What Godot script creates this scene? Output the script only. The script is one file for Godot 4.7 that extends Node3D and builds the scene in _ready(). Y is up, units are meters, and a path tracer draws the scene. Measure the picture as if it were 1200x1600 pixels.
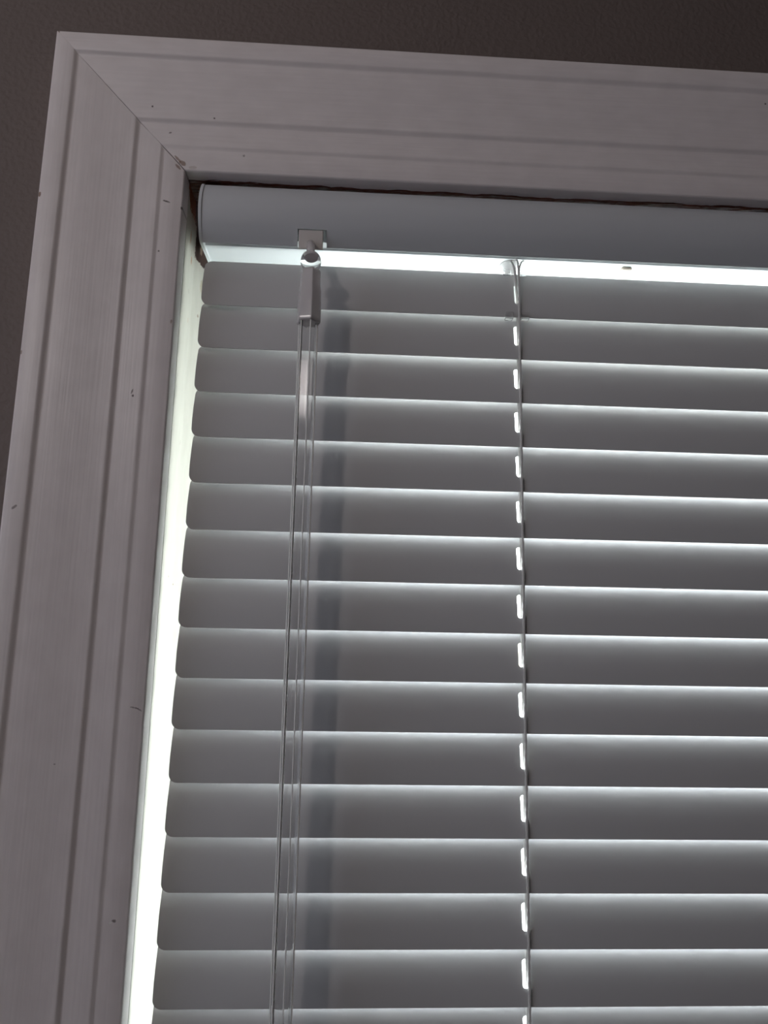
extends Node3D
# A white mini blind in the upper left corner of a window, seen from the room.
# Lengths are written in millimetres round the lower edge of the top slat (x to the right from the
# slats' left ends, z towards the room) and turned to metres by mm().

const BASE_Y := 1950.0          # height of that origin above the floor
const WALL_Z := 3.5             # room face of the window wall
const IN_X := -8.3              # inner edge of the side casing
const IN_Y := 60.2              # inner edge of the head casing
const CW := 62.6                # width of the side casing
const CH := 64.9                # width of the head casing
const WIN_R := 795.0            # right end of the opening
const WIN_B := -905.0           # bottom of the opening
const PITCH := 21.5             # slat spacing
const SLAT_W := 25.0
const SLAT_L := 785.0
const TILT := deg_to_rad(10.0)
const SLATS := 42
const LADDERS := [151.1, 392.5, 633.9]

var mats := {}


func mm(x: float, y: float, z: float) -> Vector3:
	return Vector3(x, y + BASE_Y, z) * 0.001


# ---------------------------------------------------------------- mesh helpers
class MB:
	var v := PackedVector3Array()
	var n := PackedVector3Array()
	var t := PackedVector2Array()

	func tri(a: Vector3, b: Vector3, c: Vector3, na: Vector3, nb: Vector3, nc: Vector3, ta := Vector2.ZERO, tb := Vector2.ZERO, tc := Vector2.ZERO) -> void:
		var g := (b - a).cross(c - a)
		if g.length_squared() < 1e-24:
			return
		if g.dot(na + nb + nc) > 0.0:      # front faces run clockwise
			v.append_array([a, c, b]); n.append_array([na, nc, nb]); t.append_array([ta, tc, tb])
		else:
			v.append_array([a, b, c]); n.append_array([na, nb, nc]); t.append_array([ta, tb, tc])

	func quad(a: Vector3, b: Vector3, c: Vector3, d: Vector3, na: Vector3, nb: Vector3, nc: Vector3, nd: Vector3, ta := Vector2.ZERO, tb := Vector2.ZERO, tc := Vector2.ZERO, td := Vector2.ZERO) -> void:
		tri(a, b, c, na, nb, nc, ta, tb, tc)
		tri(a, c, d, na, nc, nd, ta, tc, td)

	func flat(a: Vector3, b: Vector3, c: Vector3, d: Vector3, nn: Vector3) -> void:
		quad(a, b, c, d, nn, nn, nn, nn)

	func mesh() -> ArrayMesh:
		var a := []
		a.resize(Mesh.ARRAY_MAX)
		a[Mesh.ARRAY_VERTEX] = v
		a[Mesh.ARRAY_NORMAL] = n
		a[Mesh.ARRAY_TEX_UV] = t
		var m := ArrayMesh.new()
		m.add_surface_from_arrays(Mesh.PRIMITIVE_TRIANGLES, a)
		return m


func box(b: MB, lo: Vector3, hi: Vector3, c := 0.0, turn := Transform3D.IDENTITY) -> void:
	# a box with chamfered edges, corners in millimetres
	var mid := (lo + hi) / 2.0
	var h := (hi - lo) / 2.0
	var P := func(s: Vector3, keep: int) -> Vector3:
		var p := Vector3(s.x * (h.x - (c if keep != 0 else 0.0)), s.y * (h.y - (c if keep != 1 else 0.0)), s.z * (h.z - (c if keep != 2 else 0.0)))
		var q: Vector3 = turn * (mid + p)
		return mm(q.x, q.y, q.z)
	var N := func(d: Vector3) -> Vector3: return (turn.basis * d).normalized()
	for ax in 3:
		var i := (ax + 1) % 3
		var j := (ax + 2) % 3
		for s in [-1.0, 1.0]:
			var q := []
			for w in [[-1.0, -1.0], [1.0, -1.0], [1.0, 1.0], [-1.0, 1.0]]:
				var d := Vector3.ZERO
				d[ax] = s; d[i] = w[0]; d[j] = w[1]
				q.append(P.call(d, ax))
			var nn := Vector3.ZERO
			nn[ax] = s
			b.flat(q[0], q[1], q[2], q[3], N.call(nn))
			if c > 0.0:
				for s2 in [-1.0, 1.0]:          # the edge along j between faces ax and i
					var e0 := Vector3.ZERO; e0[ax] = s; e0[i] = s2; e0[j] = -1.0
					var e1 := e0; e1[j] = 1.0
					var en := Vector3.ZERO; en[ax] = s; en[i] = s2
					b.flat(P.call(e0, ax), P.call(e1, ax), P.call(e1, i), P.call(e0, i), N.call(en))
	if c > 0.0:
		for sx in [-1.0, 1.0]:
			for sy in [-1.0, 1.0]:
				for sz in [-1.0, 1.0]:
					var s := Vector3(sx, sy, sz)
					var nn: Vector3 = N.call(s)
					b.tri(P.call(s, 0), P.call(s, 1), P.call(s, 2), nn, nn, nn)


func extrude(b: MB, pts: PackedVector2Array, map: Callable, steps := 1, smooth_deg := 35.0, caps := true, uv = null) -> void:
	# pts: closed outline. map(p, k) gives the point at share k of the length, in millimetres.
	var n := pts.size()
	var area := 0.0
	for i in n:
		area += pts[i].cross(pts[(i + 1) % n])
	var en := []
	for i in n:
		var e := (pts[(i + 1) % n] - pts[i]).normalized()
		en.append(Vector2(e.y, -e.x) * signf(area))
	var M := func(p: Vector2, k: float) -> Vector3:
		var q: Vector3 = map.call(p, k)
		return mm(q.x, q.y, q.z)
	var ND := func(p: Vector2, d: Vector2, k: float) -> Vector3:
		# a normal that stays square to the run of the sweep
		var q: Vector3 = map.call(p + d * 0.01, k) - map.call(p, k)
		var along: Vector3 = (map.call(p, 1.0) - map.call(p, 0.0)).normalized()
		return (q - along * q.dot(along)).normalized()
	var lim := cos(deg_to_rad(smooth_deg))
	for i in n:
		var j := (i + 1) % n
		var a: Vector2 = en[i]
		var before: Vector2 = en[(i + n - 1) % n]
		var after: Vector2 = en[j]
		var n0 := (a + before).normalized() if a.dot(before) > lim else a
		var n1 := (a + after).normalized() if a.dot(after) > lim else a
		for s in steps:
			var k0 := float(s) / steps
			var k1 := float(s + 1) / steps
			var u := [Vector2.ZERO, Vector2.ZERO, Vector2.ZERO, Vector2.ZERO]
			if uv != null:
				u = [uv.call(pts[i], map.call(pts[i], k0)), uv.call(pts[j], map.call(pts[j], k0)), uv.call(pts[j], map.call(pts[j], k1)), uv.call(pts[i], map.call(pts[i], k1))]
			b.quad(M.call(pts[i], k0), M.call(pts[j], k0), M.call(pts[j], k1), M.call(pts[i], k1),
				ND.call(pts[i], n0, k0), ND.call(pts[j], n1, k0), ND.call(pts[j], n1, k1), ND.call(pts[i], n0, k1), u[0], u[1], u[2], u[3])
	if caps:
		var tr := Geometry2D.triangulate_polygon(pts)
		for k in [0.0, 1.0]:
			for q in range(0, tr.size(), 3):
				var p0: Vector3 = M.call(pts[tr[q]], k)
				var p1: Vector3 = M.call(pts[tr[q + 1]], k)
				var p2: Vector3 = M.call(pts[tr[q + 2]], k)
				var out: Vector3 = (M.call(pts[tr[q]], k) - M.call(pts[tr[q]], 1.0 - k)).normalized()
				var fn := (p1 - p0).cross(p2 - p0).normalized()
				if fn.dot(out) < 0.0:
					fn = -fn
				b.tri(p0, p1, p2, fn, fn, fn)


func along_x(x0: float, x1: float) -> Callable:
	return func(p: Vector2, k: float) -> Vector3: return Vector3(lerpf(x0, x1, k), p.y, p.x)   # outline in (z, y)


func tube(b: MB, path: Array, r: float, sides := 10, caps := true) -> void:
	# a round cord through points in millimetres
	var rings := []
	var norms := []
	for i in path.size():
		var p: Vector3 = path[i]
		var d: Vector3 = (path[mini(i + 1, path.size() - 1)] - path[maxi(i - 1, 0)]).normalized()
		var s := d.cross(Vector3(0.31, 0.05, 0.95)).normalized()
		var w := d.cross(s).normalized()
		var ring := []
		var nr := []
		for k in sides:
			var o := s * cos(TAU * k / sides) + w * sin(TAU * k / sides)
			var q := p + o * r
			ring.append(mm(q.x, q.y, q.z))
			nr.append(o)
		rings.append(ring)
		norms.append(nr)
	for i in rings.size() - 1:
		for k in sides:
			var k2 := (k + 1) % sides
			b.quad(rings[i][k], rings[i][k2], rings[i + 1][k2], rings[i + 1][k], norms[i][k], norms[i][k2], norms[i + 1][k2], norms[i + 1][k])
	if caps:
		for e in [0, rings.size() - 1]:
			var q0: Vector3 = path[e]
			var q1: Vector3 = path[1 if e == 0 else e - 1]
			var nn := (q0 - q1).normalized()
			for k in sides:
				b.tri(mm(q0.x, q0.y, q0.z), rings[e][k], rings[e][(k + 1) % sides], nn, nn, nn)


func lathe(b: MB, at: Vector3, prof: Array, sides := 32, outline = null) -> void:
	# prof: [radius, height] from the bottom up, round a vertical axis; outline(angle) scales the radius
	var P := func(i: int, k: int) -> Vector3:
		var a := TAU * k / sides
		var r: float = prof[i][0] * (outline.call(a) if outline != null else 1.0)
		return at + Vector3(cos(a) * r, prof[i][1], sin(a) * r)
	var NN := func(i: int, k: int) -> Vector3:
		var du: Vector3 = P.call(i, k + 1) - P.call(i, k - 1)
		var i0 := maxi(i - 1, 0)
		var i1 := mini(i + 1, prof.size() - 1)
		var dv: Vector3 = P.call(i1, k) - P.call(i0, k)
		if du.length() < 1e-6:
			return Vector3(0, -1 if i == 0 else 1, 0)
		return dv.cross(du).normalized()
	for i in prof.size() - 1:
		for k in sides:
			var p0: Vector3 = P.call(i, k)
			var p1: Vector3 = P.call(i, k + 1)
			var p2: Vector3 = P.call(i + 1, k + 1)
			var p3: Vector3 = P.call(i + 1, k)
			b.quad(mm(p0.x, p0.y, p0.z), mm(p1.x, p1.y, p1.z), mm(p2.x, p2.y, p2.z), mm(p3.x, p3.y, p3.z), NN.call(i, k), NN.call(i, k + 1), NN.call(i + 1, k + 1), NN.call(i + 1, k))


func put(called: String, b, m: Material, parent: Node = self) -> MeshInstance3D:
	var o := MeshInstance3D.new()
	o.name = called
	o.mesh = b.mesh() if b is MB else b
	o.material_override = m
	parent.add_child(o, true)
	return o


func tag(o: Node, label: String, category: String, kind := "") -> void:
	o.set_meta("label", label)
	o.set_meta("category", category)
	if kind:
		o.set_meta("kind", kind)


# ---------------------------------------------------------------- materials
func noise_image(w: int, h: int, fx: float, fy: float, seed_: int, octaves := 3) -> Image:
	var f := FastNoiseLite.new()
	f.seed = seed_
	f.frequency = 1.0
	f.fractal_octaves = octaves
	var im := Image.create(w, h, false, Image.FORMAT_RGB8)
	for y in h:
		for x in w:
			var k := f.get_noise_2d(x * fx, y * fy) * 0.5 + 0.5
			im.set_pixel(x, y, Color(k, k, k))
	return im


func relief(im: Image, strength: float) -> ImageTexture:
	im.convert(Image.FORMAT_RGBA8)
	im.bump_map_to_normal_map(strength)
	return ImageTexture.create_from_image(im)


func plain(c: Color, rough: float, spec := 0.5) -> StandardMaterial3D:
	var m := StandardMaterial3D.new()
	m.albedo_color = c
	m.roughness = rough
	m.metallic_specular = spec
	return m


func blot(im: Image, x: float, y: float, rx: float, ry: float, turn: float, c: Color, strength: float, rough: FastNoiseLite) -> void:
	# a stain or chip with a ragged outline, in pixels
	var R := int(ceil(maxf(rx, ry) * 1.6)) + 1
	for j in range(-R, R + 1):
		for i in range(-R, R + 1):
			var px := int(x) + i
			var py := int(y) + j
			if px < 0 or py < 0 or px >= im.get_width() or py >= im.get_height():
				continue
			var d := Vector2(i, j).rotated(-turn)
			var k := Vector2(d.x / rx, d.y / ry).length() + rough.get_noise_2d(px * 0.16, py * 0.16) * 0.3
			var a := clampf((1.15 - k) * 4.0, 0.0, 1.0) * strength
			if a > 0.0:
				im.set_pixel(px, py, im.get_pixel(px, py).lerp(c, a))


func paint_texture(marks: Array, base: Color, seed_: int) -> ImageTexture:
	# brushed white paint, 62.6 x 512 mm on 256 x 2048 pixels; marks are [across mm, along mm, rx, ry, turn, colour, strength]
	var f := FastNoiseLite.new()
	f.seed = seed_
	f.frequency = 1.0
	f.fractal_octaves = 3
	var im := Image.create(256, 2048, false, Image.FORMAT_RGB8)
	for y in 2048:
		for x in 256:
			var k := f.get_noise_2d(x * 0.11, y * 0.006) * 0.012 + f.get_noise_2d(x * 0.02 + 40.0, y * 0.012) * 0.02
			im.set_pixel(x, y, Color(base.r + k, base.g + k * 1.02, base.b + k * 1.05))
	for q in marks:
		blot(im, q[0] / CW * 256.0, q[1] * 4.0, q[2] * 4.0, q[3] * 4.0, q[4], q[5], q[6], f)
	return ImageTexture.create_from_image(im)


func make_materials() -> void:
	# slightly yellowed white gloss paint on the casings, with the nicks and stains the photograph shows
	var dark := Color(0.22, 0.17, 0.16)
	var brown := Color(0.42, 0.30, 0.23)
	var pale := Color(0.93, 0.92, 0.90)
	var base := Color(0.91, 0.873, 0.865)
	var streak := ImageTexture.create_from_image(noise_image(256, 1024, 0.16, 0.004, 5, 4))
	var side := [[47.4, 174.0, 0.28, 1.3, 0.35, dark, 0.55], [47.9, 176.0, 0.45, 0.5, 0.0, dark, 0.85], [57.2, 388.4, 0.7, 0.5, 0.2, dark, 0.5], [55.8, 389.0, 0.6, 0.35, 0.0, pale, 0.9],
		[55.4, 81.7, 1.6, 0.35, 0.25, dark, 0.75], [62.2, 84.0, 0.5, 0.7, 0.0, dark, 0.6], [53.7, 106.7, 0.35, 0.35, 0.0, dark, 0.8], [4.9, 227.9, 1.3, 0.5, -0.7, dark, 0.45], [0.9, 85.2, 0.6, 1.2, 0.0, brown, 0.7],
		[58.6, 308.4, 1.8, 0.16, 0.2, dark, 0.6], [60.6, 309.2, 1.2, 0.16, 0.5, dark, 0.6], [59.4, 63.3, 0.6, 1.7, -0.78, brown, 0.5], [61.6, 140.0, 0.4, 0.9, 0.1, brown, 0.4],
		[0.6, 160.0, 0.4, 0.9, 0.0, brown, 0.5], [30.0, 330.0, 0.3, 0.25, 0.0, dark, 0.5]]
	var head := [[33.3, 46.0, 0.45, 0.45, 0.0, dark, 0.8], [37.5, 75.0, 0.35, 0.3, 0.0, dark, 0.8], [45.0, 54.9, 0.35, 0.6, 0.4, dark, 0.5], [54.3, 89.6, 0.55, 0.5, 0.0, dark, 0.35], [15.7, 342.6, 0.35, 0.45, 0.0, dark, 0.7],
		[57.6, 59.2, 0.5, 2.0, -0.78, brown, 0.55], [59.2, 61.4, 1.0, 1.5, -0.5, brown, 0.6], [61.0, 66.0, 0.7, 1.6, 0.1, Color(0.66, 0.60, 0.55), 0.35], [1.0, 0.9, 0.9, 0.8, 0.0, brown, 0.6]]
	for k in [["casing_side", side, 11], ["casing_head", head, 23]]:
		var m := plain(Color.WHITE, 0.38)
		m.albedo_texture = paint_texture(k[1], base, k[2])
		m.heightmap_enabled = true
		m.heightmap_texture = streak
		m.heightmap_scale = 0.005
		mats[k[0]] = m

	# the jamb: the same paint in white over stained wood, bare beside the headrail and along the chipped edge
	var f := FastNoiseLite.new()
	f.seed = 31
	f.frequency = 1.0
	f.fractal_octaves = 3
	var im := Image.create(256, 2048, false, Image.FORMAT_RGB8)      # 5 px to a millimetre of depth, 4 to one of height
	for y in 2048:
		var h := IN_Y - y / 4.0
		for x in 256:
			var z := WALL_Z - x / 5.0
			var k := f.get_noise_2d(x * 0.03, y * 0.01) * 0.02
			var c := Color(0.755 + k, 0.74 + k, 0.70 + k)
			if h > 20.0:
				var w := f.get_noise_2d(z * 0.5 + 9.0, h * 0.35) * 3.0
				var bare := h + w > 50.5 and z < lerpf(-2.5, 4.0, clampf((h - 49.0) / 11.0, 0.0, 1.0)) + w * 0.3
				var stained := (h + w * 0.6 > 33.0 and z + w * 0.3 < -16.5) or (h + w > 50.0 and z + w * 0.5 < -12.5)
				bare = bare or stained
				if bare:
					var g := f.get_noise_2d(x * 0.12, y * 0.01) * 0.5 + 0.5
					c = Color(0.50, 0.25, 0.12).lerp(Color(0.70, 0.39, 0.20), g) if not stained else Color(0.20, 0.13, 0.115).lerp(Color(0.28, 0.17, 0.14), g)
			im.set_pixel(x, y, c)
	var wood := Color(0.66, 0.42, 0.26)
	for q in [[-6.5, 37.8, 0.7, 3.4, 0.05, wood, 0.9], [-10.5, 27.8, 0.8, 2.0, 0.0, wood, 0.9], [-9.5, 31.0, 0.25, 1.8, 0.1, brown, 0.6], [-9.8, 11.1, 0.35, 1.4, -0.3, brown, 0.35], [-12.0, -3.0, 0.5, 1.5, 0.2, wood, 0.25],
		[-24.0, 5.0, 0.8, 0.8, 0.0, brown, 0.5], [-27.0, -6.0, 0.7, 0.8, 0.0, dark, 0.5], [-29.0, -24.0, 1.0, 1.2, 0.0, Color(0.75, 0.68, 0.50), 0.4], [-26.0, 22.0, 1.6, 3.4, 0.1, Color(0.62, 0.56, 0.44), 0.45],
		[-30.0, -310.0, 0.9, 4.0, 0.0, wood, 0.45], [-10.0, -128.0, 0.5, 0.35, 0.0, brown, 0.5], [-18.0, -131.0, 0.5, 0.4, 0.0, brown, 0.4], [-14.0, -64.0, 0.25, 1.2, 0.3, brown, 0.3], [-23.0, 40.0, 1.3, 2.6, 0.2, Color(0.66, 0.60, 0.53), 0.9]]:
		blot(im, (WALL_Z - q[0]) * 5.0, (IN_Y - q[1]) * 4.0, q[2] * 5.0, q[3] * 4.0, q[4], q[5], q[6], f)
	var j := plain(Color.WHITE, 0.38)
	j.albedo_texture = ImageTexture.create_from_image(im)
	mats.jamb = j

	# dark stained, varnished wood of the head jamb
	var wim := Image.create(1024, 128, false, Image.FORMAT_RGB8)
	for y in 128:
		for x in 1024:
			var g := f.get_noise_2d(x * 0.01, y * 0.25) * 0.5 + 0.5
			wim.set_pixel(x, y, Color(0.24, 0.10, 0.065).lerp(Color(0.42, 0.20, 0.12), g))
	var wd := plain(Color.WHITE, 0.28)
	wd.albedo_texture = ImageTexture.create_from_image(wim)
	wd.uv1_triplanar = true
	wd.uv1_scale = Vector3(5, 20, 20)
	wd.normal_enabled = true
	wd.normal_texture = relief(noise_image(256, 256, 0.05, 0.1, 8, 3), 8.0)
	mats.wood = wd

	# brown-grey wall paint with a roller's fine stipple
	var w := plain(Color(0.425, 0.375, 0.355), 0.62)
	w.uv1_triplanar = true
	w.uv1_world_triplanar = true
	w.uv1_scale = Vector3(9, 9, 9)
	w.normal_enabled = true
	w.normal_texture = relief(noise_image(256, 256, 0.12, 0.12, 3, 3), 0.9)
	mats.wall = w
	mats.ceiling = plain(Color(0.88, 0.87, 0.85), 0.8)
	mats.floor = plain(Color(0.47, 0.36, 0.27), 0.5)
	mats.slat = plain(Color(0.79, 0.785, 0.785), 0.44, 0.4)
	mats.headrail = plain(Color(0.80, 0.805, 0.815), 0.42)
	mats.tab = plain(Color(0.83, 0.80, 0.78), 0.45)
	mats.cord = plain(Color(0.80, 0.79, 0.78), 0.9)
	mats.peg = plain(Color(0.86, 0.80, 0.74), 0.5)
	mats.vinyl = plain(Color(0.92, 0.93, 0.92), 0.4)
	mats.patio = plain(Color(0.81, 0.81, 0.78), 0.95)
	var gl := plain(Color(1, 1, 1, 0.04), 0.0)
	gl.transparency = BaseMaterial3D.TRANSPARENCY_ALPHA
	mats.pane = gl
	var ac := plain(Color(1, 1, 1, 0.0), 0.04)
	ac.transparency = BaseMaterial3D.TRANSPARENCY_ALPHA
	ac.refraction_enabled = true
	ac.refraction_scale = 0.049
	mats.acrylic = ac
	var fr := plain(Color(0.97, 0.95, 0.95, 0.42), 0.2)
	fr.transparency = BaseMaterial3D.TRANSPARENCY_ALPHA
	fr.refraction_enabled = true
	fr.refraction_scale = 0.047
	mats.frosted = fr
	var rg := plain(Color(0.97, 0.96, 0.95), 0.3, 0.8)  # white that paints highlights along the wand's edges
	mats.painted_glint = rg
	var em := plain(Color(0.9, 0.93, 1.0), 0.5)
	em.emission_enabled = true
	em.emission = Color(0.86, 0.92, 1.0)
	em.emission_energy_multiplier = 1.2
	mats.fill_pane = em  # glow of the added side window that gives the fill
	var lg := plain(Color(0.95, 0.94, 0.92), 0.4)
	lg.emission_enabled = true
	lg.emission = Color(1.0, 0.97, 0.96)
	lg.emission_energy_multiplier = 1.5
	mats.lamp_glow = lg


# ---------------------------------------------------------------- parts
func casing_profile() -> PackedVector2Array:
	# (distance from the outer edge, thickness) of a stepped colonial casing
	var p := PackedVector2Array([Vector2(0, 0)])
	var drop := func(u: float, at: float, wide: float, by: float) -> float: return -by * smoothstep(at - wide / 2.0, at + wide / 2.0, u)
	var T := func(u: float) -> float:
		var t := 16.0
		t += drop.call(u, 9.9, 2.5, 1.3)
		t += drop.call(u, 39.6, 2.5, 1.15)
		t += drop.call(u, 51.8, 2.2, 0.65)
		var a := clampf((u - 11.0) / 27.5, 0.0, 1.0)
		t -= 2.7 * (0.35 * a + 0.65 * a * a * (3.0 - 2.0 * a))
		t += 0.35 * sin(PI * clampf(u / 8.8, 0.0, 1.0)) + 0.30 * sin(PI * clampf((u - 53.0) / 9.5, 0.0, 1.0))
		t -= 1.1 * clampf((u - 53.0) / 9.6, 0.0, 1.0)
		return t
	var r := 1.1
	for k in 6:
		var a := PI / 2.0 * k / 5.0
		p.append(Vector2(r - r * cos(a), T.call(r) - r + r * sin(a)))
	var u := r + 0.4
	while u < CW - 1.3:
		p.append(Vector2(u, T.call(u)))
		u += 0.4
	for k in 6:
		var a := PI / 2.0 * k / 5.0
		p.append(Vector2(CW - 1.0 + sin(a), T.call(CW - 1.0) - 1.0 + cos(a)))
	p.append(Vector2(CW, 0))
	return p


func crack(u: float) -> float:
	# half the width of the open mitre joint, wider towards the inner corner
	return 0.04 + 0.13 * smoothstep(8.0, 20.0, u) - 0.10 * smoothstep(42.0, 46.0, u) + 0.24 * smoothstep(50.0, 53.5, u)


func build_casings() -> void:
	var prof := casing_profile()
	var rise := CH / CW
	# left side casing
	var b := MB.new()
	extrude(b, prof, func(p: Vector2, k: float) -> Vector3:
		var top := IN_Y + (CW - p.x) * rise - crack(p.x)
		return Vector3(IN_X - (CW - p.x), lerpf(WIN_B - 40.0, top, k), WALL_Z + p.y),
		1, 35.0, true, func(p: Vector2, q: Vector3) -> Vector2: return Vector2(p.x / CW, (125.0 - q.y) / 512.0))
	tag(put("trim_1", b, mats.casing_side), "white painted window casing board on the jamb side, upright, with stepped moulding", "window trim", "structure")
	# head casing
	b = MB.new()
	extrude(b, prof, func(p: Vector2, k: float) -> Vector3:
		var s := (CW - p.x)
		return Vector3(lerpf(IN_X - s + crack(p.x), WIN_R + s, k), IN_Y + s * rise, WALL_Z + p.y),
		1, 35.0, true, func(p: Vector2, q: Vector3) -> Vector2: return Vector2(p.x / CW, (q.x + 70.9) / 512.0))
	tag(put("trim_2", b, mats.casing_head), "white painted window casing board across the top, with stepped moulding", "window trim", "structure")
	# right side casing and the sill, beyond the frame
	b = MB.new()
	extrude(b, prof, func(p: Vector2, k: float) -> Vector3:
		return Vector3(WIN_R + (CW - p.x), lerpf(WIN_B - 40.0, IN_Y + (CW - p.x) * rise - 0.1, k), WALL_Z + p.y),
		1, 35.0, true, func(p: Vector2, q: Vector3) -> Vector2: return Vector2(p.x / CW, (125.0 - q.y) / 512.0))
	tag(put("trim_3", b, mats.casing_side), "white painted upright window casing board farthest from the tilt wand", "window trim", "structure")
	b = MB.new()
	box(b, Vector3(IN_X - CW - 12.0, WIN_B - 65.0, WALL_Z), Vector3(WIN_R + CW + 12.0, WIN_B - 40.0, 45.0), 2.0)
	box(b, Vector3(IN_X, WIN_B - 40.0, -108.0), Vector3(WIN_R, WIN_B, 20.0), 1.5)
	tag(put("trim_4", b, mats.vinyl), "white painted window sill below the blind", "window sill", "structure")


func build_window() -> void:
	var w := Node3D.new()
	w.name = "window_1"
	add_child(w)
	tag(w, "window with chipped white jamb and dark stained wood above the blind", "window", "structure")
	# left jamb: flat behind the casing, then a rounded shoulder and the stop
	var o := PackedVector2Array()
	o.append(Vector2(WALL_Z - 0.35, -30.0))
	o.append(Vector2(WALL_Z - 0.35, IN_X - 0.5))
	o.append(Vector2(WALL_Z - 0.85, IN_X))
	o.append(Vector2(-10.0, IN_X))
	for k in 15:
		var a := k / 14.0
		o.append(Vector2(lerpf(-16.0, -20.5, a), IN_X + 0.45 * a * a * (3.0 - 2.0 * a) + 0.6 * a * a))
	for zx in [[-26.0, -6.1], [-34.0, -4.6], [-38.0, -4.2], [-105.0, -4.2], [-105.0, -30.0]]:
		o.append(Vector2(zx[0], zx[1]))
	var b := MB.new()
	extrude(b, o, func(p: Vector2, k: float) -> Vector3: return Vector3(p.y, lerpf(WIN_B, IN_Y - 0.35, k), p.x), 1, 35.0, true,
		func(p: Vector2, q: Vector3) -> Vector2: return Vector2(clampf((WALL_Z - p.x) / 51.2, 0.0, 0.995), (IN_Y - q.y) / 512.0))
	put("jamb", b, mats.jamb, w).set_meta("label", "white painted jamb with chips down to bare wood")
	b = MB.new()
	box(b, Vector3(WIN_R, WIN_B, -105.0), Vector3(WIN_R + 22.0, IN_Y - 0.35, WALL_Z - 0.35), 0.6)
	put("jamb", b, mats.vinyl, w)
	# head jamb of dark stained wood, its ragged varnished edge showing under the casing
	var rng := RandomNumberGenerator.new()
	rng.seed = 4
	var f := FastNoiseLite.new()
	f.seed = 77
	f.frequency = 0.045
	b = MB.new()
	var prev := []
	var prevn := []
	for i in 331:
		var x := IN_X + 0.1 + (WIN_R - IN_X - 0.2) * i / 330.0
		var e := 6.2 + f.get_noise_1d(x) * 1.3 + f.get_noise_1d(x * 4.0 + 500.0) * 0.5
		var l := 0.35 + 0.35 * (f.get_noise_1d(x * 2.0 - 300.0) + 0.3)
		var row := [mm(x, IN_Y - 0.02, e), mm(x, IN_Y - l * 0.6, e - 0.1), mm(x, IN_Y - l, e - 0.7), mm(x, IN_Y - 0.3, e - 2.2), mm(x, IN_Y - 0.3, -105.0)]
		var nr := [Vector3(0, 0.2, 1).normalized(), Vector3(0, -0.5, 0.9).normalized(), Vector3(0, -1, 0.2).normalized(), Vector3(0, -1, -0.1).normalized(), Vector3(0, -1, 0)]
		if i > 0:
			for k in 4:
				b.quad(prev[k], prev[k + 1], row[k + 1], row[k], prevn[k], prevn[k + 1], nr[k + 1], nr[k])
		prev = row
		prevn = nr
	var yb := IN_Y - 0.02
	b.flat(mm(IN_X + 0.1, yb, 3.0), mm(WIN_R - 0.1, yb, 3.0), mm(WIN_R - 0.1, yb, -105.0), mm(IN_X + 0.1, yb, -105.0), Vector3.UP)
	put("head_jamb", b, mats.wood, w).set_meta("label", "dark stained wooden head jamb with ragged varnish")
	b = MB.new()
	box(b, Vector3(IN_X - 20.0, IN_Y, -105.0), Vector3(WIN_R + 20.0, IN_Y + 20.0, WALL_Z - 0.4), 0.3)
	put("head_board", b, mats.wood, w)
	# sash: four bars, a meeting rail and two panes
	for q in [[-4.2, 58.0, WIN_B, IN_Y - 0.4], [WIN_R - 58.0, WIN_R, WIN_B, IN_Y - 0.4], [58.0, WIN_R - 58.0, 14.0, IN_Y - 0.4], [58.0, WIN_R - 58.0, WIN_B, WIN_B + 26.0], [58.0, WIN_R - 58.0, -440.0, -414.0]]:
		b = MB.new()
		box(b, Vector3(q[0], q[2], -100.0), Vector3(q[1], q[3], -46.0), 1.5)
		put("sash_bar", b, mats.vinyl, w)
	for q in [[WIN_B + 20.0, -436.0], [-418.0, 20.0]]:
		b = MB.new()
		var n := Vector3(0, 0, 1)
		b.flat(mm(54.0, q[0], -84.0), mm(WIN_R - 54.0, q[0], -84.0), mm(WIN_R - 54.0, q[1], -84.0), mm(54.0, q[1], -84.0), n)
		put("pane", b, mats.pane, w)


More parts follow.
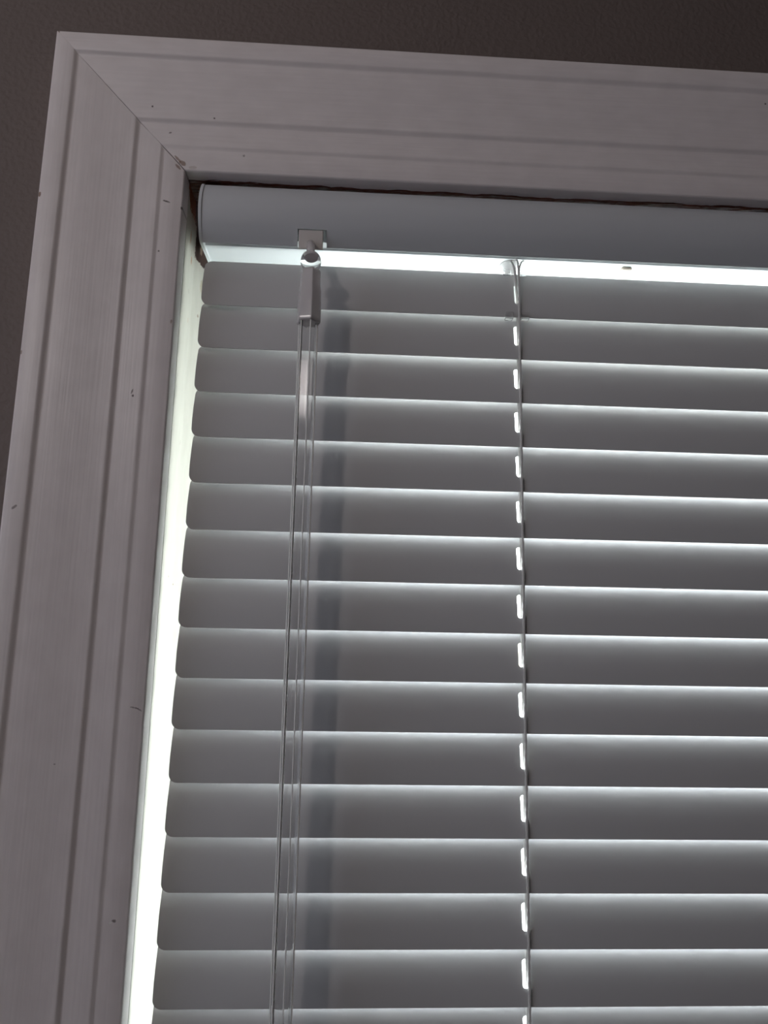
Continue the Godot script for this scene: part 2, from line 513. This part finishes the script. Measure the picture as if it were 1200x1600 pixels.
func slat_mesh() -> ArrayMesh:
	# a crowned strip with rounded corners and an oblong hole at each ladder; its origin is the lower left corner
	var xs := []
	var R := 3.6
	for k in 11:
		xs.append(R - R * cos(PI / 2.0 * k / 10.0))
	for L in LADDERS:
		for k in 17:
			xs.append(L - 1.35 * cos(PI * k / 16.0))
	for k in 11:
		xs.append(SLAT_L - R + R * sin(PI / 2.0 * k / 10.0))
	var half := SLAT_W / 2.0
	var lo := []
	var hi := []
	var h0 := []
	var h1 := []
	for x in xs:
		var e: float = minf(x, SLAT_L - x)
		var cut := 0.0
		if e < R:
			cut = R - sqrt(maxf(R * R - (R - e) * (R - e), 0.0))
		lo.append(-half + cut)
		hi.append(half - cut)
		var g := 0.0
		for L in LADDERS:
			var d: float = absf(x - L)
			if d < 1.3501:
				g = 4.1 + sqrt(maxf(1.35 * 1.35 - d * d, 0.0)) * 0.9
				if d > 1.349:
					g = 4.1
		h0.append(-0.4 - g)
		h1.append(-0.4 + g)
	var up := Vector3(0, cos(TILT), -sin(TILT))
	var out := Vector3(0, sin(TILT), cos(TILT))
	var P := func(x: float, s: float, off: float) -> Vector3:
		var q := up * (s + half) + out * (1.55 * (1.0 - s * s / half / half) + off)
		return Vector3(x, q.y, q.z) * 0.001
	var N := func(s: float) -> Vector3: return (out + up * (2.0 * 1.55 * s / half / half)).normalized()
	var b := MB.new()
	var K := 8
	for i in xs.size() - 1:
		for band in 2:
			var a0: float = lo[i] if band == 0 else h1[i]
			var a1: float = h0[i] if band == 0 else hi[i]
			var c0: float = lo[i + 1] if band == 0 else h1[i + 1]
			var c1: float = h0[i + 1] if band == 0 else hi[i + 1]
			if xs[i + 1] - xs[i] > 10.0:      # between holes the halves meet
				a0 = lo[i] if band == 0 else -0.4
				c0 = lo[i + 1] if band == 0 else -0.4
				a1 = -0.4 if band == 0 else hi[i]
				c1 = -0.4 if band == 0 else hi[i + 1]
			for k in K:
				var s0 := lerpf(a0, a1, float(k) / K)
				var s1 := lerpf(a0, a1, float(k + 1) / K)
				var t0 := lerpf(c0, c1, float(k) / K)
				var t1 := lerpf(c0, c1, float(k + 1) / K)
				for face in 2:
					var off := 0.0 if face == 0 else -0.45
					var sg := 1.0 if face == 0 else -1.0
					b.quad(P.call(xs[i], s0, off), P.call(xs[i], s1, off), P.call(xs[i + 1], t1, off), P.call(xs[i + 1], t0, off), N.call(s0) * sg, N.call(s1) * sg, N.call(t1) * sg, N.call(t0) * sg)
			# rims along the outer edge and the hole
			for e in 2:
				var r0 := a0 if e == 0 else a1
				var r1 := c0 if e == 0 else c1
				var inner := (band == 0 and e == 1) or (band == 1 and e == 0)
				if inner and xs[i + 1] - xs[i] > 10.0:
					continue
				var nn: Vector3 = up * (-1.0 if e == 0 else 1.0)
				if not inner:
					nn = (nn + Vector3(-0.9 if xs[i] < 5.0 else 0.9 if xs[i] > SLAT_L - 5.0 else 0.0, 0, 0)).normalized()
				b.flat(P.call(xs[i], r0, 0.0), P.call(xs[i + 1], r1, 0.0), P.call(xs[i + 1], r1, -0.45), P.call(xs[i], r0, -0.45), nn)
	# straight ends and hole sides
	for i in [0, xs.size() - 1]:
		b.flat(P.call(xs[i], lo[i], 0.0), P.call(xs[i], hi[i], 0.0), P.call(xs[i], hi[i], -0.45), P.call(xs[i], lo[i], -0.45), Vector3(-1 if i == 0 else 1, 0, 0))
	for L in LADDERS:
		for s in [-1.0, 1.0]:
			b.flat(P.call(L + s * 1.35, -4.5, 0.0), P.call(L + s * 1.35, 3.7, 0.0), P.call(L + s * 1.35, 3.7, -0.45), P.call(L + s * 1.35, -4.5, -0.45), Vector3(-s, 0, 0))
	return b.mesh()


func smooth_curve(pts: Array, per: int) -> Array:
	var out := []
	for i in pts.size() - 1:
		var p0: Vector2 = pts[maxi(i - 1, 0)]
		var p3: Vector2 = pts[mini(i + 2, pts.size() - 1)]
		for k in per:
			out.append(pts[i].cubic_interpolate(pts[i + 1], p0, p3, float(k) / per))
	out.append(pts[-1])
	return out


func shell(curve: Array, thick: float) -> PackedVector2Array:
	# a closed outline round an open curve in (z, y), thickened backwards
	var back := []
	for i in curve.size():
		var d: Vector2 = (curve[mini(i + 1, curve.size() - 1)] - curve[maxi(i - 1, 0)]).normalized()
		back.append(curve[i] + Vector2(d.y, -d.x) * thick)
	back.reverse()
	return PackedVector2Array(curve + back)


func build_blind() -> void:
	var blind := Node3D.new()
	blind.name = "venetian_blind"
	blind.position = mm(0, 0, 0)
	add_child(blind)
	tag(blind, "white closed mini blind with headrail and horizontal slats inside the window", "window blind")
	var back := Transform3D(Basis.IDENTITY, -blind.position)

	# headrail box, open to the daylight below
	var rail := MB.new()
	extrude(rail, PackedVector2Array([Vector2(3.0, 32.6), Vector2(-1.2, 32.2), Vector2(-2.0, 31.4), Vector2(-20.8, 31.4), Vector2(-22.0, 32.6), Vector2(-22.0, 55.0), Vector2(3.0, 55.0)]), along_x(0.0, 785.8), 1, 20.0)
	var hr := put("headrail", rail, mats.headrail, blind)
	hr.transform = back

	# curved valance with a notch for the tilt mechanism
	var curve := smooth_curve([Vector2(7.2, 57.2), Vector2(9.2, 54.2), Vector2(11.0, 49.7), Vector2(11.5, 45.8), Vector2(11.2, 42.0), Vector2(10.0, 37.4), Vector2(8.2, 33.9), Vector2(6.2, 31.0), Vector2(4.6, 28.9)], 4)
	var upper := []
	for p in curve:
		if p.y > 35.3:
			upper.append(p)
	var val := MB.new()
	extrude(val, shell(curve, 1.2), along_x(0.0, 44.8))
	extrude(val, shell(upper, 1.2), along_x(44.8, 58.6))
	extrude(val, shell(curve, 1.2), along_x(58.6, 785.8))
	put("valance", val, mats.headrail, hr).set_meta("label", "smooth curved white front of the headrail")
	# end caps, slightly proud of the valance
	for x in [[-1.4, 0.0], [785.8, 787.2]]:
		var cap := MB.new()
		var c2 := smooth_curve([Vector2(7.2, 57.6), Vector2(9.6, 54.4), Vector2(11.5, 49.8), Vector2(12.0, 45.8), Vector2(11.7, 41.8), Vector2(10.2, 37.0), Vector2(8.2, 33.4), Vector2(6.0, 30.6), Vector2(3.6, 29.3), Vector2(-1.0, 29.6)], 3)
		c2.append_array([Vector2(-18.0, 30.4), Vector2(-22.3, 33.0), Vector2(-22.3, 55.5), Vector2(-20.0, 57.2)])
		extrude(cap, PackedVector2Array(c2), along_x(x[0], x[1]))
		put("end_cap", cap, mats.headrail, hr)
	# tab of the tilter in its notch
	var tab := MB.new()
	var lean := Transform3D(Basis(Vector3.RIGHT, deg_to_rad(9.0)), Vector3(0, 30.6, 8.2))
	box(tab, Vector3(45.6, -4.5, -0.6), Vector3(57.0, 4.4, 0.6), 0.25, lean)
	put("tilter_tab", tab, mats.tab, hr).set_meta("label", "small beige grey tab in a notch of the headrail")
	# pegs below the rail
	var peg := MB.new()
	box(peg, Vector3(205.8, 29.9, -9.0), Vector3(210.8, 31.6, -4.4), 0.5)
	put("peg", peg, mats.peg, hr)

	# slats
	var sm := slat_mesh()
	var rng := RandomNumberGenerator.new()
	rng.seed = 12
	for i in SLATS:
		var s := MeshInstance3D.new()
		s.name = "slat" if i == 0 else "slat_%03d" % i
		s.mesh = sm
		s.material_override = mats.slat
		blind.add_child(s)
		s.position = Vector3(rng.randf_range(-0.25, 0.25), -PITCH * i + rng.randf_range(-0.15, 0.15), 0.0) * 0.001
		s.rotation.x = deg_to_rad(rng.randf_range(-0.5, 0.5))
	var br := MB.new()
	box(br, Vector3(0, -PITCH * SLATS - 1.5, -13.0), Vector3(SLAT_L, -PITCH * SLATS + 12.0, 3.0), 2.0)
	put("bottom_rail", br, mats.headrail, blind).transform = back

	# ladders and lift cords
	var low := -PITCH * SLATS
	for L in LADDERS:
		var x: float = L
		var g := MB.new()
		lathe(g, Vector3(x - 1.6, 25.5, -7.6), [[0.0, 0.0], [1.7, 0.0], [2.1, 0.3], [2.6, 2.0], [3.6, 4.2], [4.7, 5.4], [4.9, 6.0], [0.0, 6.0]], 24)
		var gr := put("cord_guide", g, mats.frosted, hr)
		gr.set_meta("label", "clear plastic guide where the cords leave the headrail")
		# front ladder cord: two twisted strands, spread at the top
		var lad := MB.new()
		var a := []
		var c := []
		var y := low
		while y < 24.0:
			var w := sin(y * 1.9) * 0.1
			a.append(Vector3(x + 0.78 + w, y, 1.0))
			c.append(Vector3(x + 1.04 - w, y, 1.08))
			y += 0.8
		a.append_array([Vector3(x + 0.8, 26.0, 0.6), Vector3(x + 0.9, 30.0, -1.2), Vector3(x + 0.9, 31.6, -3.4)])
		c.append_array([Vector3(x + 1.5, 26.0, 0.5), Vector3(x + 2.8, 29.5, -1.2), Vector3(x + 4.6, 31.6, -3.8)])
		tube(lad, a, 0.46, 8)
		tube(lad, c, 0.42, 8)
		put("ladder_cord", lad, mats.cord, blind).transform = back
		var rear := MB.new()
		tube(rear, [Vector3(x, low, -10.5), Vector3(x, 31.6, -10.5)], 0.5, 8)
		put("ladder_cord", rear, mats.cord, blind).transform = back
		var lift := MB.new()
		tube(lift, [Vector3(x + 0.65, low, -2.0), Vector3(x + 0.65, 4.0, -2.0), Vector3(x + 0.4, 12.0, -1.6), Vector3(x - 0.3, 18.0, -0.4), Vector3(x - 1.0, 25.5, 0.0), Vector3(x - 1.4, 28.5, -1.6), Vector3(x - 1.5, 31.6, -4.6)], 0.6, 10)
		put("lift_cord", lift, mats.cord, blind).transform = back
		# clear clips that hold the top slats on the ladder
		for q in [[0.3, 1.15], [24.6, -2.9]]:
			for s in [-1.0, 1.0]:
				var k := MB.new()
				box(k, Vector3(x + s * 3.9 - 1.9, q[0] - 1.5, q[1] - 0.45), Vector3(x + s * 3.9 + 1.9, q[0] + 1.6, q[1] + 0.45), 0.2)
				box(k, Vector3(x + s * 3.9 - 1.9, q[0] - 1.5, q[1] - 3.2), Vector3(x + s * 3.9 + 1.9, q[0] - 0.7, q[1] - 0.45), 0.15)
				put("slat_clip", k, mats.acrylic, blind).transform = back


func build_wand() -> void:
	var w := Node3D.new()
	w.name = "tilt_wand"
	w.position = mm(52.5, 14.0, 19.5)
	add_child(w)
	tag(w, "clear plastic hexagonal tilt wand hanging from the blind's headrail", "blind wand")
	var back := Transform3D(Basis.IDENTITY, -w.position)
	var hexa := func(a: float) -> float:
		var sum := 0.0
		for k in 6:
			sum += pow(maxf(cos(a + deg_to_rad(-14.0) - PI / 6.0 - k * PI / 3.0), 0.0), 60.0)
		return pow(sum, -1.0 / 60.0) * 0.875
	var at := Vector3(52.5, 0.0, 19.5)
	# rod
	var b := MB.new()
	lathe(b, at + Vector3(0, -620.0, 0), [[3.25, 0.0], [3.6, 0.0], [4.1, 0.7], [4.2, 1.2], [4.2, 611.5], [4.0, 612.0], [3.25, 612.0], [3.25, 0.0]], 144, hexa)
	var rod := put("rod", b, mats.acrylic, w)
	rod.transform = back
	# white strips along the rod's edges, standing in for its bright highlight lines
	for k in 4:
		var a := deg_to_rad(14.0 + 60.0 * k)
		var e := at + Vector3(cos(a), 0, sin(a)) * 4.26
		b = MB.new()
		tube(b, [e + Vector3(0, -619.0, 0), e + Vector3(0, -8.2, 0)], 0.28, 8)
		put("painted_glint", b, mats.painted_glint, rod)
	# sleeve that joins the rod to the hook
	b = MB.new()
	lathe(b, at + Vector3(0, -16.6, 0), [[4.35, 0.0], [5.2, 0.0], [5.6, 0.4], [5.6, 2.0], [5.35, 15.0], [4.9, 17.5], [4.8, 24.0], [4.5, 25.0], [2.6, 25.0], [2.6, 20.0], [4.0, 13.0], [4.35, 9.0], [4.35, 0.0]], 144, hexa)
	put("sleeve", b, mats.frosted, w).transform = back
	# ring of the hook and its stem into the tab
	b = MB.new()
	var prof := []
	for k in 25:
		var a := -PI / 2.0 + PI * k / 24.0
		prof.append([4.7 * cos(a), 4.9 * sin(a)])
	lathe(b, Vector3(52.4, 13.6, 18.8), prof, 40)
	put("hook_ball", b, mats.acrylic, w).transform = back
	b = MB.new()
	tube(b, [Vector3(51.2, 29.0, 6.0), Vector3(51.3, 27.6, 9.6), Vector3(51.6, 24.4, 13.2), Vector3(52.0, 20.0, 16.4), Vector3(52.4, 15.0, 18.6)], 1.9, 16)
	put("hook_stem", b, mats.frosted, w).transform = back


func build_lamp() -> void:
	# a small globe hanging from the ceiling, up to the left of the window and out of the frame: it casts the wand's shadow
	var at := Vector3(-345.0, 215.0, 655.0)
	var lamp := Node3D.new()
	lamp.name = "pendant_lamp"
	lamp.position = mm(at.x, 520.0, at.z)
	add_child(lamp)
	tag(lamp, "small white globe lamp hanging from the ceiling beside the window", "pendant lamp")
	var back := Transform3D(Basis.IDENTITY, -lamp.position)
	var b := MB.new()
	var prof := []
	for k in 25:
		var a := -PI / 2.0 + PI * k / 24.0
		prof.append([40.0 * cos(a), 40.0 * sin(a)])
	lathe(b, at, prof, 32)
	put("lamp_globe", b, mats.lamp_glow, lamp).transform = back
	b = MB.new()
	lathe(b, Vector3(at.x, at.y + 38.0, at.z), [[0.0, 0.0], [16.0, 0.0], [16.0, 18.0], [5.0, 24.0], [0.0, 24.0]], 24)
	put("lamp_cap", b, mats.vinyl, lamp).transform = back
	b = MB.new()
	tube(b, [Vector3(at.x, at.y + 60.0, at.z), Vector3(at.x, 519.0, at.z)], 3.0, 10)
	put("lamp_cord", b, mats.vinyl, lamp).transform = back
	b = MB.new()
	lathe(b, Vector3(at.x, 502.0, at.z), [[0.0, 0.0], [30.0, 0.0], [40.0, 6.0], [42.0, 18.0], [0.0, 18.0]], 32)
	put("ceiling_rose", b, mats.vinyl, lamp).transform = back
	var light := OmniLight3D.new()
	light.name = "pendant_light"
	light.light_energy = 0.066
	light.light_color = Color(1.0, 0.96, 0.955)
	light.light_size = 0.036
	light.omni_range = 8.0
	light.omni_attenuation = 2.0
	light.shadow_enabled = true
	add_child(light)
	light.position = mm(at.x, at.y, at.z)


func build_room() -> void:
	var D := -112.0
	var x0 := -950.0
	var x1 := 2300.0
	var z1 := 3200.0
	var floor_y := -BASE_Y
	var top := 520.0
	# wall with the window
	var b := MB.new()
	box(b, Vector3(x0 - 120.0, floor_y, D), Vector3(IN_X - 20.0, top, WALL_Z))
	box(b, Vector3(WIN_R + 20.0, floor_y, D), Vector3(x1 + 120.0, top, WALL_Z))
	box(b, Vector3(IN_X - 20.0, IN_Y + 20.0, D), Vector3(WIN_R + 20.0, top, WALL_Z))
	box(b, Vector3(IN_X - 20.0, floor_y, D), Vector3(WIN_R + 20.0, WIN_B - 40.0, WALL_Z))
	tag(put("wall_window", b, mats.wall), "dark brown-grey painted wall round the window casing", "wall", "structure")
	# left wall, with an opening for the added, unseen fill window
	b = MB.new()
	box(b, Vector3(x0 - 120.0, floor_y, WALL_Z), Vector3(x0, top, 300.0))
	box(b, Vector3(x0 - 120.0, floor_y, 300.0), Vector3(x0, -700.0, 1100.0))
	box(b, Vector3(x0 - 120.0, 300.0, 300.0), Vector3(x0, top, 1100.0))
	box(b, Vector3(x0 - 120.0, floor_y, 1100.0), Vector3(x0, top, z1))
	tag(put("wall_left", b, mats.wall), "dark brown-grey side wall with an opening for an added fill window", "wall", "structure")
	# right wall, back wall, floor, ceiling
	b = MB.new()
	box(b, Vector3(x1, floor_y, WALL_Z), Vector3(x1 + 120.0, top, z1))
	tag(put("wall_right", b, mats.wall), "dark brown-grey side wall without a window", "wall", "structure")
	b = MB.new()
	box(b, Vector3(x0 - 120.0, floor_y, z1), Vector3(x1 + 120.0, top, z1 + 120.0))
	tag(put("wall_back", b, mats.wall), "dark brown-grey wall facing the blind", "wall", "structure")
	b = MB.new()
	box(b, Vector3(x0 - 60.0, -700.0, 300.0), Vector3(x0 - 50.0, 300.0, 1100.0))
	tag(put("window_2", b, mats.fill_pane), "added glowing window panel in the side wall, unseen, for soft fill light", "window", "structure")
	b = MB.new()
	box(b, Vector3(x0 - 120.0, floor_y - 100.0, D), Vector3(x1 + 120.0, floor_y, z1 + 120.0))
	tag(put("floor", b, mats.floor), "brown wooden floor of the room", "floor", "structure")
	b = MB.new()
	box(b, Vector3(x0 - 120.0, top, D), Vector3(x1 + 120.0, top + 100.0, z1 + 120.0))
	tag(put("ceiling", b, mats.ceiling), "plain white ceiling", "ceiling", "structure")
	# patio outside
	b = MB.new()
	box(b, Vector3(-40000.0, floor_y - 900.0, -60000.0), Vector3(40000.0, floor_y - 800.0, -120.0))
	tag(put("ground", b, mats.patio), "pale concrete patio outside the window", "patio", "structure")


func _ready() -> void:
	# camera
	var cam := Camera3D.new()
	cam.name = "camera"
	cam.position = mm(73.344, -151.66, 313.47)
	cam.rotation = Vector3(0.171829, -0.0488133, 0.019394)
	cam.fov = rad_to_deg(2.0 * atan(800.0 / 1095.3))
	cam.near = 0.01
	cam.far = 200.0
	add_child(cam)
	cam.current = true
	# sky and exposure
	var sm := ProceduralSkyMaterial.new()
	sm.sky_top_color = Color(0.87, 0.92, 0.945)
	sm.sky_horizon_color = Color(0.975, 0.98, 0.97)
	sm.ground_horizon_color = Color(0.80, 0.80, 0.76)
	sm.ground_bottom_color = Color(0.60, 0.61, 0.55)
	sm.sky_energy_multiplier = 3.4
	sm.ground_energy_multiplier = 2.2
	var sky := Sky.new()
	sky.sky_material = sm
	var env := Environment.new()
	env.background_mode = Environment.BG_SKY
	env.sky = sky
	env.tonemap_mode = Environment.TONE_MAPPER_LINEAR
	env.tonemap_exposure = 1.0
	env.sdfgi_enabled = true
	env.ssao_enabled = true
	env.ssil_enabled = true
	var we := WorldEnvironment.new()
	we.name = "environment"
	we.environment = env
	add_child(we)
	# added fill light at the unseen side window, in place of room bounce
	var fill := AreaLight3D.new()
	fill.name = "added_fill_light"
	fill.area_size = Vector2(0.78, 0.96)
	fill.light_energy = 0.045
	fill.light_color = Color(1.0, 0.86, 0.80)
	fill.area_range = 8.0
	fill.shadow_enabled = true
	add_child(fill)
	fill.position = mm(-940.0, -200.0, 700.0)
	fill.rotation.y = -PI / 2.0

	make_materials()
	build_room()
	build_casings()
	build_window()
	build_blind()
	build_wand()
	build_lamp()
